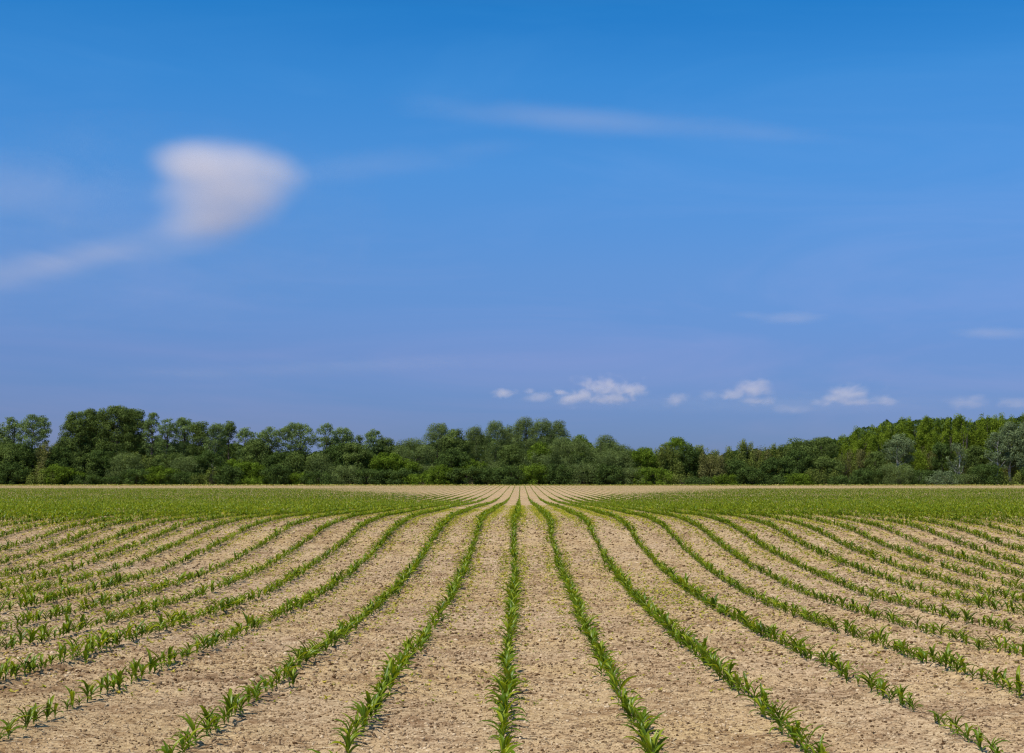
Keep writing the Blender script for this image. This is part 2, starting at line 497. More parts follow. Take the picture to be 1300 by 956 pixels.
n = 60000
x, y = scatter(n, 7.2, 40, 1.6)
s = 0.022 + 0.06 * rng.random(n) ** 2.2
s *= np.interp(y, [8, 36], [1, 1.5])
P = np.stack([x, y, gz(x, y) + 0.004], -1)
tint = np.where(rng.random(n) < 0.62, rng.uniform(-0.5, -0.2, n), rng.uniform(-0.05, 0.4, n))
v, q, t = bake([straw_proto(i) for i in range(12)], rng.integers(0, 12, n), P, s, rng.uniform(0, 6.3, n), rng.normal(0, 0.1, (n, 2)), tint)
tag(obj('crop_residue', mesh_np('crop_residue', v, q, M['straw'], False, t)), 'scattered bits of dry straw and leaf on the soil', 'crop residue', kind='stuff')

def weed_proto(seed):
    r = np.random.default_rng(seed)
    V, Q, n = [], [], 0
    for i in range(r.integers(3, 6)):
        v, q = corn_leaf((0, 0, 0.1), r.uniform(0, 6.3), R(r.uniform(15, 60)), r.uniform(0.6, 1.1), r.uniform(0.3, 0.5), R(r.uniform(10, 60)), 2, 0, r)
        V.append(v); Q.append(q + n); n += len(v)
    return np.concatenate(V), np.concatenate(Q), np.full(n // 3 * 1 if False else len(np.concatenate(Q)), 0.5)

n = 950000
x, y = scatter(n, 9, 66, 1.0)
rd = row_dist(x)
den = (np.interp(y, [9, 14, 20, 27, 45, 62], [0.015, 0.05, 0.16, 0.36, 0.42, 0.34])
       * (np.exp(-((rd - 0.15) / 0.085) ** 2) * 1.5 + 0.24) * (0.80 + 1.8 * vnoise(x * 0.5, y * 0.25, 30)).clip(0.08, 2))
spot = np.exp(-(((x - 2.1) / 0.55) ** 2 + ((y - 20.0) / 2.6) ** 2))
den = den + 0.32 * spot
keep = rng.random(n) < den
x, y = x[keep], y[keep]; n = len(x)
s = (0.016 + 0.030 * rng.random(n) ** 2) * np.interp(y, [9, 30], [0.85, 1.1])
P = np.stack([x, y, gz(x, y)], -1)
v, q, t = bake([weed_proto(i) for i in range(10)], rng.integers(0, 10, n), P, s, rng.uniform(0, 6.3, n), np.zeros((n, 2)), rng.normal(0, 0.25, n))
tag(obj('weed_seedlings', mesh_np('weed_seedlings', v, q, M['weed'], False, t)), 'tiny yellow green weed seedlings along the corn rows', 'weeds', kind='stuff')
print('weeds', n)

n = 42000
y = rng.uniform(226, 240, n); x = rng.uniform(-0.46, 0.46, n) * y
k = rng.random(n) < np.interp(y, [226, 231, 238], [0.05, 0.55, 1.0]) * (0.9 + 0.5 * vnoise(x * 0.06, y * 0.1, 51))
x, y = x[k], y[k]; n = len(x)
s = rng.uniform(0.10, 0.34, n)
P = np.stack([x, y, ground(x, y)], -1)
v, q, t = bake([weed_proto(50 + i) for i in range(8)], rng.integers(0, 8, n), P, s, rng.uniform(0, 6.3, n), np.zeros((n, 2)), rng.normal(0.12, 0.25, n) + 0.5 * vnoise(x * 0.03, y * 0.05, 52))
tag(obj('verge_grass', mesh_np('verge_grass', v, q, M['verge'], False, t)), 'strip of yellow green grass along the foot of the wood', 'grass', kind='stuff')

n = 48000
y = 165 + 63 * rng.random(n) ** 0.7; x = rng.uniform(-0.46, 0.46, n) * y
k = rng.random(n) < (0.45 + 0.9 * vnoise(x * 0.05, y * 0.12, 55))
k &= rng.random(n) < np.interp(np.abs(x / y), [0.05, 0.2], [0.45, 1.0])
x, y = x[k], y[k]; n = len(x)
s = rng.uniform(0.04, 0.085, n)
v, q, t = bake([weed_proto(70 + i) for i in range(6)], rng.integers(0, 6, n), np.stack([x, y, ground(x, y)], -1), s, rng.uniform(0, 6.3, n), np.zeros((n, 2)), rng.normal(0.0, 0.25, n))
tag(obj('headland_weeds', mesh_np('headland_weeds', v, q, M['verge'], False, t)), 'sparse low weeds on the pale far end of the field', 'weeds', kind='stuff')

# a pale dry stalk lying between the rows on the right
def tube(pts, rad, sides=7):
    pts = np.asarray(pts, float); m = len(pts)
    d = np.gradient(pts, axis=0); d = unit(d)
    ref = np.array([0.31, 0.52, 0.79])
    a = unit(np.cross(d, ref)); b = np.cross(d, a)
    th = np.arange(sides) * 2 * math.pi / sides
    ring = a[:, None, :] * np.cos(th)[None, :, None] + b[:, None, :] * np.sin(th)[None, :, None]
    v = (pts[:, None, :] + ring * np.asarray(rad)[:, None, None]).reshape(-1, 3)
    i = np.arange(m - 1)[:, None] * sides + np.arange(sides)[None]
    j = np.arange(m - 1)[:, None] * sides + (np.arange(sides)[None] + 1) % sides
    q = np.stack([i, j, j + sides, i + sides], -1).reshape(-1, 4)
    return v, q
sx, sy = 358 / F * 19.6, 19.6
v, q = tube([(-0.10, 0, 0.035), (-0.05, 0.012, 0.032), (0.0, 0.01, 0.03), (0.05, 0.0, 0.035), (0.11, -0.02, 0.05)], [0.010, 0.008, 0.0085, 0.007, 0.004])
o = obj('dry_stalk', mesh_np('dry_stalk', v, q, M['straw'], True, np.full(len(q), 0.95)), None, (sx, sy, float(gz(sx, sy)) - 0.01))
tag(o, 'pale dry corn stalk lying on bare soil between rows on the right', 'stalk')

# ------------------------------------------------------------------ trees
def leaf_quads(P, Nn, s, r, aspect=0.62):
    n = len(P)
    Nn = unit(Nn)
    a = unit(np.cross(Nn, r.normal(size=(n, 3))))
    b = np.cross(Nn, a)
    s = s[:, None]
    v = np.stack([P - a * s, P - b * s * aspect + Nn * s * 0.12, P + a * s, P + b * s * aspect + Nn * s * 0.12], 1).reshape(-1, 3)
    return v, np.arange(n * 4).reshape(n, 4)

STY = {
 'broad':  dict(lr=(0.42, 0.88), ls=0.095, dens=82, bottom=0.10, env='round', fill=1.15),
 'airy':   dict(lr=(0.34, 0.66), ls=0.09, dens=76, bottom=0.30, env='open', fill=1.0),
 'willow': dict(lr=(0.42, 0.82), ls=0.085, dens=92, bottom=0.03, env='round', fill=1.35),
 'bright': dict(lr=(0.36, 0.72), ls=0.095, dens=84, bottom=0.03, env='round', fill=1.15),
 'pale':   dict(lr=(0.40, 0.75), ls=0.09, dens=84, bottom=0.28, env='round', fill=1.15),
 'locust': dict(lr=(0.34, 0.64), ls=0.09, dens=86, bottom=0.10, env='tufts', fill=2.1),
 'bush':   dict(lr=(0.36, 0.72), ls=0.095, dens=84, bottom=0.0, env='round', fill=1.15),
 'brown':  dict(lr=(0.40, 0.70), ls=0.09, dens=70, bottom=0.03, env='tufts', fill=1.0),
 'olive':  dict(lr=(0.34, 0.64), ls=0.09, dens=80, bottom=0.03, env='tufts', fill=1.1),
}
NAME = {'broad': 'broadleaf_tree', 'airy': 'poplar_tree', 'willow': 'willow_tree', 'bright': 'leafy_shrub', 'pale': 'white_poplar_tree',
        'locust': 'locust_tree', 'bush': 'shrub', 'brown': 'scrub_bush', 'olive': 'shrub'}

def make_tree(style, px, ytop, wpx, Y, label, cat='tree', group=None, name=None, lean=0.0, trunkmat=None, bottom=None, bare=False):
    r = np.random.default_rng(int(px * 13 + ytop * 7 + wpx) % 100000 + 5)
    st = STY[style]
    X = (px - VX) / F * Y
    z0 = float(ground(X, Y))
    ztop = CAMZ + (HY - ytop) / F * Y
    H = ztop - z0
    W = wpx * (1.34 if style in ('airy', 'willow', 'broad') else 1.22) / F * Y
    rad = W / 2
    cb = (st['bottom'] if bottom is None else bottom) * H
    # envelope of the crown: half-width at relative height t
    nl = int(max(7, st['fill'] * 1.75 * (W * (H - cb)) / (np.mean(st['lr']) ** 2 * 3.14) * 1.35))
    nl = min(nl, 230)
    t = r.uniform(0.03, 1, nl) ** 0.85
    env = st['env']
    if env == 'round':
        e = np.sqrt(np.clip(1 - (np.clip(t - 0.45, 0, 1) / 0.60) ** 2.3, 0, 1)) * np.interp(t, [0, 0.25, 1], [0.80, 1, 1])
    elif env == 'open':
        e = np.sqrt(np.clip(1 - (np.clip(t - 0.62, 0, 1) / 0.42) ** 2.2, 0.05, 1)) * np.interp(t, [0, 0.5, 1], [0.55, 0.95, 1])
    else:
        e = np.interp(t, [0, 0.4, 0.8, 1], [0.95, 1, 0.72, 0.30])
    lr = r.uniform(st['lr'][0], st['lr'][1], nl) * np.clip(W / 4.5, 0.62, 1.15)
    ph = r.uniform(0, 2 * math.pi, nl)
    rr = np.sqrt(r.uniform(0.12 if env != 'open' else 0.05, 1, nl)) * np.maximum(rad * e - lr * 0.75, 0.05)
    cen = np.stack([rr * np.cos(ph), rr * np.sin(ph) * 0.85, cb + t * (H - cb) - lr * np.where(t > 0.8, 0.85, 0.3)], -1)
    if env == 'tufts':
        # vertical shoots: lobes gathered on a few leaders
        m = max(3, int(W / 0.75))
        lx = r.uniform(-1, 1, m) * rad * 0.8; ly = r.uniform(-1, 1, m) * rad * 0.6
        lh = H * (1 - 0.10 * np.abs(lx / rad) ** 1.5 - 0.09 * r.random(m)); lh[np.argmin(np.abs(lx))] = H
        w = r.integers(0, m, nl)
        tz = r.uniform(0, 1, nl) ** 0.8
        lr = lr * np.interp(tz, [0, 0.6, 1], [1.25, 1.2, 0.85])
        cen = np.stack([lx[w] + r.normal(0, 0.22, nl) * (1.6 - tz), ly[w] + r.normal(0, 0.25, nl), cb + tz * (lh[w] - cb) - lr * 0.8], -1)
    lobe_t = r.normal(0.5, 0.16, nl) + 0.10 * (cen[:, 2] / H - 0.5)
    cen[:, 2] = np.maximum(cen[:, 2], lr * 0.55)
    cen[:, 0] += lean * (cen[:, 2] / H)
    # leaves on and in the lobes
    cnt = (st['dens'] * lr ** 2 * 3.4).astype(int).clip(20, 520)
    li = np.repeat(np.arange(nl), cnt); n = len(li)
    d = unit(r.normal(size=(n, 3)))
    shell = r.random(n)
    q = np.where(shell < 0.78, r.uniform(0.72, 1.12, n), r.uniform(0.1, 0.8, n))
    squash = np.array([1.0, 1.0, {'tufts': 1.5, 'round': 0.82, 'open': 0.75}[env]])
    P = cen[li] + d * (q * lr[li])[:, None] * squash
    if style == 'willow':
        P[:, 2] += 0.25 * r.random(n) * (d[:, 2] > 0)
    Nn = d * 1.1 + r.normal(size=(n, 3)) * 0.42 + np.array([0, 0, 0.25])
    s = st['ls'] * r.uniform(0.6, 1.45, n)
    P[:, 2] = np.maximum(P[:, 2], 0.05)
    v, f = leaf_quads(P, Nn, s, r, 0.38 if style == 'willow' else 0.62)
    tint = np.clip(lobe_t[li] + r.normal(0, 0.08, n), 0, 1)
    root = empty(name or NAME[style], (X, Y, z0))
    tag(root, label, cat, group)
    # trunk with limbs reaching into the lobes
    tr = 0.032 * H ** 0.9 if cat == 'tree' else 0.045
    multi = 1 if cat == 'tree' and env != 'tufts' else 3
    tv, tq, tn = [], [], 0
    def add(p, rd_):
        nonlocal tn
        a, b = tube(p, rd_, 7); tv.append(a); tq.append(b + tn); tn += len(a)
    for m_ in range(multi):
        off = r.normal(0, 0.25 if multi > 1 else 0.05, 2)
        hh = H * (0.86 if cat == 'tree' else 0.7)
        k = np.linspace(0, 1, 8)
        bx = off[0] + lean * k * 0.86 + np.cumsum(r.normal(0, 0.09, 8)) * (k > 0); by = off[1] + np.cumsum(r.normal(0, 0.08, 8)) * (k > 0)
        pts = np.stack([bx, by, -0.15 + k * hh], -1)
        add(pts, tr * (1 - 0.86 * k) / (1 if multi == 1 else 1.8))
        nb = min(nl, int((16 if env != 'open' else 22) / multi) + 2)
        for j in r.choice(nl, nb, replace=False):
            c = cen[j]
            zs = max(0.15 * H, c[2] - r.uniform(0.8, 2.2) * (0.4 if cat != 'tree' else 1))
            if zs > hh * 0.95 or zs > c[2]: zs = min(c[2], hh) * 0.6
            ks = zs / hh
            p0 = np.array([np.interp(ks, k, bx), np.interp(ks, k, by), zs])
            mid = (p0 + c) / 2 + np.array([0, 0, -0.12 * np.linalg.norm(c - p0)]) + r.normal(0, 0.08, 3)
            p = np.stack([p0, (p0 + mid) / 2 + r.normal(0, 0.03, 3), mid, (mid + c) / 2 + r.normal(0, 0.04, 3), c])
            add(p, tr * (1 - 0.75 * ks) * np.array([0.5, 0.42, 0.32, 0.2, 0.08]))
    obj('trunk', mesh_np('trunk', np.concatenate(tv), np.concatenate(tq), trunkmat or (BARKP if style == 'pale' else BARK), True), root)
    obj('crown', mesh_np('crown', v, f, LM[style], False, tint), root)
    make_tree.faces += len(f)
    return root
make_tree.faces = 0

G1 = 'tall trees of the left part of the wood'
G2 = 'grey green willows in the middle of the wood'
G3 = 'trees on the skyline of the yellow green stand at the right'
G4 = 'pale silvery poplars at the right end'
G5 = 'small trees on the low skyline right of centre'
# style, x, top y, width, distance, label
TREES = [
 ('broad', -8, 541, 44, 246, 'dark rounded tree cut off by the left picture edge', G1, {}),
 ('airy', 14, 528, 24, 243, 'slim open-crowned tree leaning beside the leftmost broad crown', G1, dict(lean=-0.3)),
 ('airy', 43, 525, 40, 242, 'open crown with sky holes, standing alone left of the big clump', G1, {}),
 ('broad', 12, 560, 52, 240, 'dark bushy tree below the two open crowns at far left', G1, dict(bottom=0.03)),
 ('broad', 97, 521, 38, 245, 'rounded left shoulder tree of the tallest clump', G1, {}),
 ('broad', 122, 517, 46, 247, 'second tree from the left in the tallest clump, broad crown', G1, {}),
 ('broad', 150, 514, 46, 246, 'tallest tree of the wood, at the top of the big clump', G1, {}),
 ('broad', 170, 518, 36, 248, 'right shoulder tree of the tallest clump', G1, {}),
 ('broad', 84, 553, 34, 241, 'lower green tree stepping out left under the tallest clump', G1, dict(bottom=0.05)),
 ('airy', 193, 523, 22, 245, 'narrow tree just right of the tallest clump with sky below its crown', G1, {}),
 ('airy', 213, 530, 24, 244, 'thin yellowish-topped tree in the dip right of the tallest clump', G1, {}),
 ('airy', 232, 529, 34, 246, 'pale leafy crown, first of the row after the dip', G1, dict(bottom=0.2)),
 ('broad', 254, 533, 32, 245, 'rounded crown in the middle of the row after the dip', G1, {}),
 ('airy', 274, 536, 30, 243, 'pale crown over a light bare trunk', G1, dict(bottom=0.42, trunkmat='p')),
 ('broad', 291, 533, 22, 247, 'small knob-topped tree ending the row after the dip', G1, {}),
 ('airy', 312, 541, 24, 244, 'thin see-through crown beside the knob-topped tree', G1, {}),
 ('airy', 341, 541, 34, 243, 'flat-topped see-through crown left of the two tall poplars', G1, {}),
 ('broad', 326, 556, 36, 242, 'dark green tree under the see-through crowns', G1, dict(bottom=0.03)),
 ('airy', 378, 535, 42, 242, 'tall poplar with wide pale fan-shaped crown between two sky gaps', G1, dict(bottom=0.42)),
 ('airy', 414, 536, 24, 242, 'slim poplar just right of the wide fan-shaped one', G1, dict(bottom=0.42)),
 ('airy', 434, 541, 30, 244, 'sloping-topped poplar touching the slim poplar', G1, dict(bottom=0.25)),
 ('broad', 456, 551, 18, 246, 'little pointed tree between the poplars and the next crown', G1, {}),
 ('airy', 474, 543, 26, 244, 'pointed open crown right of the little pointed tree', G1, dict(bottom=0.2)),
 ('broad', 490, 554, 34, 245, 'dark sloping tree beside the pointed open crown', G1, dict(bottom=0.05)),
 ('broad', 450, 561, 44, 240, 'dense dark green tree below the little pointed tree', G1, dict(bottom=0.03)),
 ('broad', 385, 572, 50, 240, 'dark low tree at the feet of the fan-shaped poplar', G1, dict(bottom=0.02)),
 ('olive', 512, 557, 18, 246, 'thin brownish tree in the low gap left of the willows', G1, {}),
 ('willow', 526, 556, 44, 243, 'low grey-green willow starting the willow group at its left', G2, {}),
 ('willow', 556, 537, 36, 246, 'round-topped willow at the left of the willow group', G2, {}),
 ('broad', 578, 543, 32, 245, 'dark crown squeezed between two willows, left of centre', G2, dict(bottom=0.1)),
 ('willow', 603, 540, 32, 247, 'willow with small twin tips left of centre', G2, {}),
 ('willow', 630, 534, 34, 246, 'feathery pale willow left of the row of rising tips', G2, {}),
 ('willow', 648, 540, 26, 248, 'small willow in the notch above the straight central row', G2, {}),
 ('willow', 666, 529, 32, 246, 'highest willow tip, above the end of the central corn row', G2, {}),
 ('willow', 688, 531, 34, 245, 'broad willow right of the highest tip', G2, {}),
 ('willow', 709, 533, 28, 247, 'last tall willow before the skyline drops to the right', G2, {}),
 ('willow', 722, 554, 60, 241, 'wide soft grey-green willow in front of the dropping skyline', G2, {}),
 ('bright', 738, 551, 28, 252, 'round fresh green crown peeping out behind the wide willow', G2, {}),
 ('willow', 768, 551, 34, 244, 'willow with spiky tips at the right of the group', G2, {}),
 ('willow', 778, 572, 58, 240, 'low wide willow at the right end of the group', G2, {}),
 ('willow', 690, 572, 60, 240, 'low willow in the middle, right of the central corn row', G2, {}),
 ('bright', 797, 568, 24, 246, 'yellow-green small tree right of the last willow', G5, {}),
 ('brown', 812, 571, 26, 245, 'reddish-brown thin bush at the lowest part of the skyline', G5, {}),
 ('brown', 832, 578, 30, 243, 'bare-twigged brown bush left of the lone round tree', G5, {}),
 ('bright', 858, 554, 36, 243, 'lone round fresh green tree above the low skyline', G5, dict(bottom=0.25)),
 ('olive', 890, 564, 34, 244, 'olive green tree just right of the lone round tree', G5, {}),
 ('olive', 917, 567, 34, 245, 'olive tree in the flat part of the low skyline', G5, {}),
 ('olive', 945, 558, 30, 246, 'small tree rising above the flat low skyline', G5, {}),
 ('brown', 966, 566, 28, 246, 'brownish tree at the right end of the flat low skyline', G5, {}),
 ('olive', 984, 563, 34, 245, 'yellowish tree where the skyline begins to climb right', G5, {}),
 ('broad', 1012, 555, 46, 244, 'dark round tree, left one of the low pair before the climb', G5, dict(bottom=0.05)),
 ('broad', 1042, 554, 44, 246, 'wide dark green tree, right one of the low pair before the climb', G5, dict(bottom=0.05)),
 ('pale', 1140, 550, 36, 238.6, 'silvery crown on a bright white trunk before the yellow-green stand', G4, dict(bottom=0.40)),
 ('pale', 1212, 560, 22, 239.5, 'small silvery tree in the middle of the yellow-green stand', G4, dict(bottom=0.3)),
 ('pale', 1262, 548, 26, 239.5, 'left and lowest of the big silvery poplars at the right edge', G4, dict(bottom=0.3)),
 ('pale', 1280, 535, 34, 241, 'middle one of the big silvery poplars at the right edge', G4, dict(bottom=0.25)),
 ('pale', 1304, 532, 36, 240, 'silvery poplar cut off by the right picture edge', G4, dict(bottom=0.2)),
]
for st_, x_, t_, w_, Y_, lab, g_, kw in TREES:
    kw = dict(kw)
    if kw.get('trunkmat') == 'p': kw['trunkmat'] = BARKP
    cat = 'tree'
    if st_ == 'brown' : cat = 'bush'
    nm = None
    if st_ == 'bright': nm = 'broadleaf_tree'
    if st_ == 'olive': nm = 'small_tree'
    make_tree(st_, x_, t_, w_, Y_, lab, cat, g_, name=nm, **kw)

# the yellow green stand: a back row on the skyline and two lower rows in front of it
sky = [(1062, 552), (1078, 548), (1090, 541), (1104, 539), (1118, 535), (1132, 531), (1147, 528), (1161, 528), (1174, 526), (1187, 528), (1201, 525),
       (1214, 523), (1228, 524), (1242, 523), (1255, 525), (1268, 523), (1281, 522), (1294, 524), (1308, 522)]
for i, (x_, t_) in enumerate(sky):
    make_tree('locust', x_, t_ + 1, 26, 262 - (i % 3) * 3, 'upright yellow-green tree, %s from the left on the skyline of the right-hand stand' % ORD[i], 'tree', G3)
for i, x_ in enumerate(range(1072, 1300, 19)):
    t_ = np.interp(x_, [1070, 1120, 1200, 1300], [566, 548, 541, 540]) + rng.uniform(-3, 3)
    make_tree('locust', x_, float(t_), 24, 252 + (i % 2) * 2.5, 'yellow-green tree, %s from the left below the skyline of the right-hand stand' % ORD[i], 'tree',
              'second line of trees of the yellow green stand')
front = ['olive', 'brown', 'broad', 'olive', 'locust', 'brown', 'bush', 'olive', 'broad', 'bright', 'brown']
for i, x_ in enumerate(range(1068, 1290, 21)):
    t_ = np.interp(x_, [1070, 1130, 1200, 1300], [575, 566, 563, 566]) + rng.uniform(-4, 4)
    s_ = front[i % len(front)]
    make_tree(s_, x_, float(t_), 30, 245 + (i % 2) * 2, '%s small tree, %s from the left in the lower tier of the right-hand stand' %
              ({'olive': 'olive green', 'brown': 'brownish', 'broad': 'dark green', 'locust': 'yellow-green', 'bush': 'deep green', 'bright': 'fresh green'}[s_], ORD[i]),
              'tree', 'lower tier of small trees of the right stand', name='small_tree', bottom=0.05)

# understorey: a middle tier and a hem of shrubs on the field edge
word = {'bush': 'deep green', 'bright': 'fresh green', 'willow': 'grey-green', 'brown': 'brownish', 'olive': 'olive green', 'broad': 'dark green', 'pale': 'silvery'}
def seq(name, xs, styles, top, width, Y, what, where, group):
    for i, (x_, s_) in enumerate(zip(xs, styles)):
        make_tree(s_, x_, top(x_, i), width(i), Y(i), '%s %s, %s from the left %s' % (word[s_], what, ordinal(i), where), 'shrub', group, name=name, bottom=0.0)
mid_styles = ['bush', 'bush', 'brown', 'bush', 'broad', 'bush', 'willow', 'olive', 'broad', 'willow', 'bush', 'bright', 'bright', 'bush', 'broad', 'willow', 'bush',
              'bush', 'bright', 'bright', 'willow', 'bush', 'bright', 'willow', 'broad', 'bright', 'willow', 'bush', 'willow', 'willow', 'bright', 'olive', 'bush', 'brown', 'bush', 'olive', 'bush', 'bush', 'broad', 'bush']
mxs = [int(-6 + 27.5 * i + rng.uniform(-5, 5)) for i in range(39)]
seq('tall_shrub', mxs, mid_styles, lambda x, i: 576 + rng.uniform(-16, 12), lambda i: 40 + rng.uniform(-5, 8), lambda i: 239.5 + (i % 3) * 1.0,
    'tall shrub', 'in the middle tier of the wood', 'tall shrubs under the trees')
low_styles = ['bush', 'bush', 'olive', 'bright', 'bush', 'bush', 'bush', 'bright', 'bush', 'olive', 'bush', 'bright', 'bush', 'bright', 'bush', 'willow', 'bush', 'bush', 'bright',
              'bright', 'bush', 'bush', 'bush', 'bright', 'bush', 'willow', 'bush', 'willow', 'bright', 'olive', 'bush', 'bright', 'bush', 'bush', 'bright', 'olive', 'bush', 'bush', 'willow', 'bush', 'pale', 'willow', 'bush', 'olive', 'bush']
lxs = [int(-8 + 30 * i + rng.uniform(-5, 5)) for i in range(45)]
seq('low_shrub', lxs, low_styles, lambda x, i: 596 + rng.uniform(-12, 9), lambda i: 40 + rng.uniform(-4, 10), lambda i: 236.5 + (i % 2) * 0.8,
    'low shrub', 'along the field edge', 'low shrubs along the field edge')
make_tree('bright', 74, 588, 34, 235.6, 'round bright green bush standing out below the brown scrub at left', 'bush', None, name='round_bush')
make_tree('brown', 62, 561, 34, 239, 'reddish-brown scrub left of the tallest clump', 'bush', None, name='scrub_bush')
make_tree('olive', 270, 592, 20, 235.4, 'small brownish-green bush at the foot of the pale trunk', 'bush', None, name='round_bush')
make_tree('olive', 1284, 612, 16, 233, 'tiny yellowish bush on the field edge at the right', 'bush', None, name='field_bush')

# deep wood behind: reads as one dark mass in the gaps
def wood():
    r = np.random.default_rng(99)
    n = 150000
    Y = r.uniform(256, 300, n); px = r.uniform(-60, 1360, n)
    X = (px - VX) / F * Y
    tops = np.interp(px, [-60, 60, 80, 100, 190, 300, 345, 375, 395, 440, 500, 560, 700, 760, 830, 960, 1060, 1130, 1360],
                     [572, 572, 576, 545, 560, 566, 578, 577, 580, 570, 572, 560, 556, 566, 582, 573, 558, 535, 529]) + 9 * vnoise(px * 0.09, px * 0 + 2, 71) + 3 * vnoise(px * 0.4, px * 0 + 2, 72)
    ztop = CAMZ + (HY - tops) / F * Y
    z0 = ground(X, Y)
    z = z0 + (ztop - z0) * r.random(n) ** 0.7
    P = np.stack([X, Y, z], -1)
    v, f = leaf_quads(P, r.normal(size=(n, 3)) + np.array([0, -0.3, 0.5]), 0.30 * r.uniform(0.5, 1.3, n), r)
    t = np.clip(0.4 + 0.5 * vnoise(X * 0.5, z * 0.6, 73), 0, 1)
    tag(obj('woodland', mesh_np('woodland', v, f, LM['bush'], False, t)), 'dark mass of the wood seen through gaps between the trees', 'wood', kind='stuff')
wood()
print('tree faces', make_tree.faces)

# ------------------------------------------------------------------ clouds (thin volumes far away)
def ico_domain(name, mat, seed):
    import bmesh
    bm = bmesh.new()
    bmesh.ops.create_icosphere(bm, subdivisions=3, radius=1.0)
    me = bpy.data.meshes.new(name); bm.to_mesh(me); bm.free()
    co = np.empty(len(me.vertices) * 3, np.float32); me.vertices.foreach_get('co', co)
    co = co.reshape(-1, 3)
    co *= (1.04 + 0.06 * vnoise(co[:, :1] * 3 + co[:, 1:2] * 5, co[:, 2:] * 4, seed))
    me.vertices.foreach_set('co', co.ravel()); me.update()
    me.materials.append(mat)
    return me

def cloud(name, label, box, Y, dens, blobs, nscale=30.0, nstr=0.5, edge=0.15, soft=0.6, stretch=(1, 1), rot=0.0, depth=600.0, aniso=-0.1, detail=5, group=None, seed=0.0, dist=0.4):
    """a thin volume of cloud at distance Y; box = bounds and blobs = (x, y, rx, ry, weight, tilt) on the photo's own scale at that distance"""
    x0, y0, x1, y1 = box
    cx, cy = (x0 + x1) / 2, (y0 + y1) / 2
    k = Y / F                                   # metres per unit
    X = (cx - VX) * k; Z = CAMZ + (HY - cy) * k
    hx, hz = (x1 - x0) / 2, (y1 - y0) / 2
    dp = depth / k
    m, nt, out = newmat(name)
    tc = nt.nodes.new('ShaderNodeTexCoord').outputs['Object']
    pre = nt.nodes.new('ShaderNodeMapping'); pre.inputs['Scale'].default_value = (hx, dp, hz)
    nt.links.new(tc, pre.inputs[0])
    tot = None
    for (bx, by, rx, ry, wt, ang) in blobs:
        mp = nt.nodes.new('ShaderNodeMapping'); mp.vector_type = 'TEXTURE'
        mp.inputs['Location'].default_value = (bx - cx, 0, -(by - cy))
        mp.inputs['Rotation'].default_value = (0, R(ang), 0)
        mp.inputs['Scale'].default_value = (rx, dp, ry)
        nt.links.new(pre.outputs[0], mp.inputs[0])
        ln = nt.nodes.new('ShaderNodeVectorMath'); ln.operation = 'LENGTH'
        nt.links.new(mp.outputs[0], ln.inputs[0])
        g = math_(nt, 'MULTIPLY', math_(nt, 'SUBTRACT', 1.0, ln.outputs['Value'], clamp=True), wt)
        if tot is None: tot = g
        else:
            tot = math_(nt, 'SMOOTH_MAX', tot, g, 0.25)
    mp = nt.nodes.new('ShaderNodeMapping'); mp.vector_type = 'TEXTURE'
    mp.inputs['Location'].default_value = (seed * 100, seed * 170, seed * 60)
    mp.inputs['Rotation'].default_value = (0, R(rot), 0)
    mp.inputs['Scale'].default_value = (nscale * stretch[0], nscale * 9, nscale * stretch[1])
    nt.links.new(pre.outputs[0], mp.inputs[0])
    nz = noise(nt, mp.outputs[0], 1.0, detail, 0.58, dist)
    dn = math_(nt, 'ADD', tot, math_(nt, 'MULTIPLY', math_(nt, 'SUBTRACT', nz, 0.5), nstr))
    mr = nt.nodes.new('ShaderNodeMapRange'); mr.interpolation_type = 'SMOOTHSTEP'
    nt.links.new(dn, mr.inputs['Value'])
    mr.inputs['From Min'].default_value = edge; mr.inputs['From Max'].default_value = edge + soft
    mr.inputs['To Min'].default_value = 0; mr.inputs['To Max'].default_value = dens / depth
    gate = math_(nt, 'MULTIPLY', math_(nt, 'SUBTRACT', tot, 0.04, clamp=True), 6.0, clamp=True)
    pv = nt.nodes.new('ShaderNodeVolumePrincipled')
    pv.inputs['Color'].default_value = (0.985, 0.965, 1.0, 1)
    pv.inputs['Anisotropy'].default_value = aniso
    nt.links.new(math_(nt, 'MULTIPLY', mr.outputs[0], gate), pv.inputs['Density'])
    nt.links.new(pv.outputs[0], out.inputs['Volume'])
    o = obj(name, ico_domain(name, m, int(seed * 10)), None, (X, Y, Z))
    o.scale = (hx * k * 1.05, depth, hz * k * 1.05)
    tag(o, label, 'cloud', group)
    return o

cloud('cirrus_cloud', 'large white rounded cloud with a long faint trailing tail, at upper left', (-190, 140, 470, 420), 15000, 1.55,
      [(246, 208, 84, 38, 1.3, 3), (268, 238, 108, 74, 0.95, -14), (288, 208, 96, 36, 1.0, 8), (326, 214, 70, 34, 0.74, 12), (300, 240, 92, 56, 0.85, -20), (262, 272, 104, 42, 0.85, -14), (80, 328, 330, 30, 0.42, -13), (250, 304, 120, 22, 0.35, -14)],
      nscale=44, nstr=0.30, edge=0.05, soft=1.05, stretch=(2.2, 0.5), rot=-13, seed=1.3, depth=800, dist=1.4, detail=8, aniso=-0.1)
cloud('cloud_streak', 'long thin cirrus streak across the upper sky right of centre', (440, 95, 1120, 205), 14000, 0.24,
      [(760, 147, 330, 24, 1.0, 4), (660, 136, 230, 34, 0.6, 6), (960, 163, 150, 13, 0.7, 4)], nscale=60, nstr=0.65, edge=0.12, soft=1.0, stretch=(3.4, 0.4), rot=4, seed=3.7, depth=500, dist=0.9)
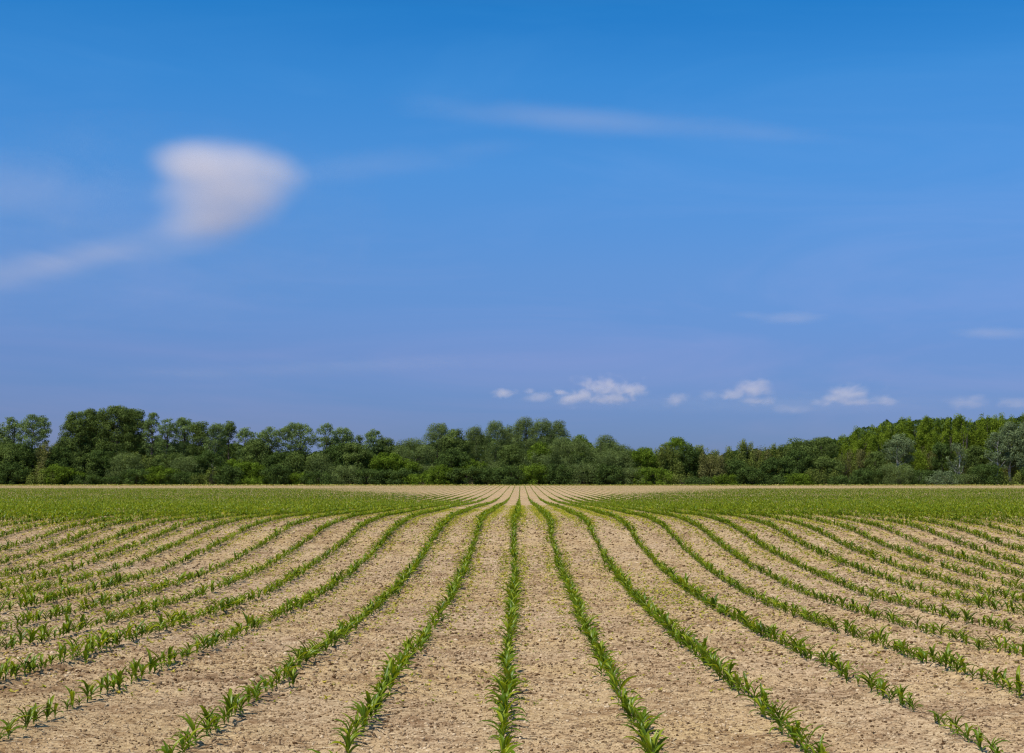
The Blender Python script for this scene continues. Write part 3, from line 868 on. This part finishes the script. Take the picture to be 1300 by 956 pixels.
cloud('cloud_veil', 'very faint veil stretching right from the large hooked cloud', (330, 150, 700, 260), 15500, 0.13,
      [(470, 205, 190, 30, 0.9, -6), (600, 184, 110, 16, 0.6, -5)], nscale=50, nstr=0.6, edge=0.1, soft=1.0, stretch=(2.4, 0.7), rot=-6, seed=4.4, depth=500, dist=0.8)
cloud('cloud_veil', 'pale shapeless veil at the left edge above the tail of the hooked cloud', (-260, 150, 330, 320), 16500, 0.18,
      [(20, 240, 260, 70, 0.8, 4)], nscale=80, nstr=0.8, edge=0.1, soft=1.0, stretch=(2.0, 0.7), rot=4, seed=4.9, depth=600, dist=0.8)
cloud('cloud_wisp', 'small thin wisp in the right half, above the row of small clouds', (925, 380, 1085, 424), 22000, 0.18,
      [(1005, 403, 64, 12, 1.0, 0), (960, 400, 40, 8, 0.7, 3)], nscale=22, nstr=0.5, edge=0.1, soft=0.9, stretch=(2.0, 0.6), seed=5.2, depth=350)
cloud('cloud_wisp', 'small thin wisp near the right edge, lower than the other thin wisp', (1170, 400, 1360, 444), 22000, 0.18,
      [(1265, 423, 80, 12, 1.0, 2)], nscale=24, nstr=0.6, edge=0.1, soft=0.9, stretch=(2.2, 0.6), seed=6.2, depth=350)
cloud('cloud_band', 'wide faint band low in the sky left of centre', (60, 430, 860, 500), 24000, 0.10,
      [(480, 464, 330, 18, 0.9, -2), (250, 474, 200, 14, 0.7, 1)], nscale=60, nstr=0.7, edge=0.1, soft=1.0, stretch=(3.0, 0.5), rot=-2, seed=7.9, depth=600)
cloud('cloud_band', 'faint haze band linking the row of small low clouds', (560, 488, 1400, 540), 27500, 0.10,
      [(980, 514, 400, 20, 0.9, 0), (760, 508, 180, 14, 0.7, 0)], nscale=50, nstr=0.7, edge=0.1, soft=1.0, stretch=(3.0, 0.5), seed=8.6, depth=500)
def cumulus(label, box, dens, seed, blobs):
    cloud('cumulus_cloud', label, box, 26000, dens, blobs, nscale=12, nstr=1.35, edge=0.08, soft=1.0, stretch=(1.3, 0.9),
          seed=seed, depth=450, group='small puffy clouds low above the wood', detail=6, dist=0.5)
cumulus('smallest leftmost puff in the row of low clouds', (612, 484, 668, 514), 0.65, 11.0, [(640, 500, 24, 9, 1, -6)])
cumulus('faint small puff left of the longest low cloud', (654, 486, 712, 518), 0.42, 12.0, [(683, 504, 26, 9, 1, -8), (672, 498, 12, 6, 0.8, 0)])
cumulus('longest and brightest low cloud, right of centre', (696, 474, 842, 524), 0.85, 13.0,
        [(762, 492, 34, 15, 1.1, 0), (738, 502, 38, 12, 1.0, -12), (798, 496, 36, 13, 1.0, 8), (778, 506, 46, 11, 0.8, 0), (716, 499, 18, 5, 0.8, 4)])
cumulus('small low cloud just right of the longest one', (832, 490, 886, 524), 0.45, 14.0, [(858, 508, 22, 12, 1, -14)])
cumulus('faintest tiny puff between two low clouds', (878, 488, 922, 516), 0.25, 15.0, [(900, 502, 20, 9, 1, 0)])
cumulus('compact puffy low cloud above the olive trees', (906, 472, 996, 524), 0.7, 16.0, [(958, 494, 30, 16, 1.1, 0), (932, 500, 22, 12, 0.9, 0), (960, 508, 34, 10, 0.8, 0)])
cumulus('dim flat cloud shred below the compact puffy one', (962, 508, 1042, 532), 0.18, 17.0, [(1002, 520, 38, 9, 1, 0)])
cumulus('arched low cloud above the start of the yellow-green stand', (1020, 480, 1146, 526), 0.65, 18.0, [(1078, 499, 32, 15, 1.1, 0), (1054, 507, 28, 10, 0.9, -10), (1118, 508, 24, 9, 0.9, 4), (1090, 510, 40, 8, 0.7, 0)])
cumulus('dim low cloud above the right-hand stand', (1180, 496, 1272, 530), 0.28, 19.0, [(1226, 512, 36, 12, 1, 0), (1238, 507, 18, 8, 0.9, 0)])
cumulus('dim low cloud at the right picture edge', (1256, 500, 1340, 530), 0.28, 20.0, [(1290, 514, 34, 11, 1, 4)])

# ------------------------------------------------------------------ light, sky, camera
SUN_EL, SUN_AZ = 59.0, 222.0        # azimuth clockwise from +Y (view direction): behind and to the left
sl = bpy.data.lights.new('sun', 'SUN')
sl.energy = 4.2; sl.angle = R(0.53); sl.color = (1.0, 0.955, 0.89)
so = bpy.data.objects.new('sun', sl); C.objects.link(so)
so.rotation_euler = (R(90 - SUN_EL), 0, R(-SUN_AZ) + math.pi)
so.location = (0, 0, 50)

w = bpy.data.worlds.new('World'); bpy.context.scene.world = w
w.use_nodes = True
nt = w.node_tree; nt.nodes.clear()
out = nt.nodes.new('ShaderNodeOutputWorld'); bg = nt.nodes.new('ShaderNodeBackground')
sk = nt.nodes.new('ShaderNodeTexSky'); sk.sky_type = 'NISHITA'; sk.sun_disc = False
sk.sun_elevation = R(SUN_EL); sk.sun_rotation = R(SUN_AZ)
sk.air_density = 1.0; sk.dust_density = 0.25; sk.ozone_density = 2.2; sk.altitude = 120
tc = nt.nodes.new('ShaderNodeTexCoord').outputs['Generated']
sep = nt.nodes.new('ShaderNodeSeparateXYZ'); nt.links.new(tc, sep.inputs[0])
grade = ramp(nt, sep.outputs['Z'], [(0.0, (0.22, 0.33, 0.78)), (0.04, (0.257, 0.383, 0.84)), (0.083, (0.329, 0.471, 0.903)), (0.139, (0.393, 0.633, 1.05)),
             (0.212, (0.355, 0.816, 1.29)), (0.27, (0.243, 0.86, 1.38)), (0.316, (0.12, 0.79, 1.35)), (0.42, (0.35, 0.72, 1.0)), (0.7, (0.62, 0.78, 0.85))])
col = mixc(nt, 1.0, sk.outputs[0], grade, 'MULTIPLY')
mp = nt.nodes.new('ShaderNodeMapping'); mp.inputs['Scale'].default_value = (1.6, 1.6, 11.0); mp.inputs['Rotation'].default_value = (0, R(3), 0)
nt.links.new(tc, mp.inputs[0])
thin = noise(nt, mp.outputs[0], 1.7, 7, 0.6, 0.9)
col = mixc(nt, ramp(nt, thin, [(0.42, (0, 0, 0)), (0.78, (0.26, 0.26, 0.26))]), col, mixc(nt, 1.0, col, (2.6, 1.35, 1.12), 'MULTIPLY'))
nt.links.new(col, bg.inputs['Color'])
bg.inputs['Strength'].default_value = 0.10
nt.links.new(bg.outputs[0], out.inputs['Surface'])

cam = bpy.data.cameras.new('camera'); co = bpy.data.objects.new('camera', cam); C.objects.link(co)
cam.sensor_width = 36; cam.lens = F / 1300 * 36
cam.clip_start = 0.1; cam.clip_end = 80000
co.location = (0, 0, CAMZ)
co.rotation_euler = (R(90) + math.atan(167 / F), 0, math.atan(11 / F))
cam.shift_y = -45 / 1300
sc = bpy.context.scene
sc.camera = co
sc.view_settings.view_transform = 'Standard'; sc.view_settings.look = 'None'
sc.view_settings.exposure = 0; sc.view_settings.gamma = 1
sc.render.engine = 'CYCLES'
cy = sc.cycles
cy.use_denoising = True
cy.denoiser = 'OPENIMAGEDENOISE'
cy.denoising_prefilter = 'NONE'
cy.filter_width = 1.25
cy.max_bounces = 6; cy.diffuse_bounces = 3; cy.glossy_bounces = 1; cy.transmission_bounces = 3; cy.volume_bounces = 3
cy.use_adaptive_sampling = True
cy.volume_max_steps = 256
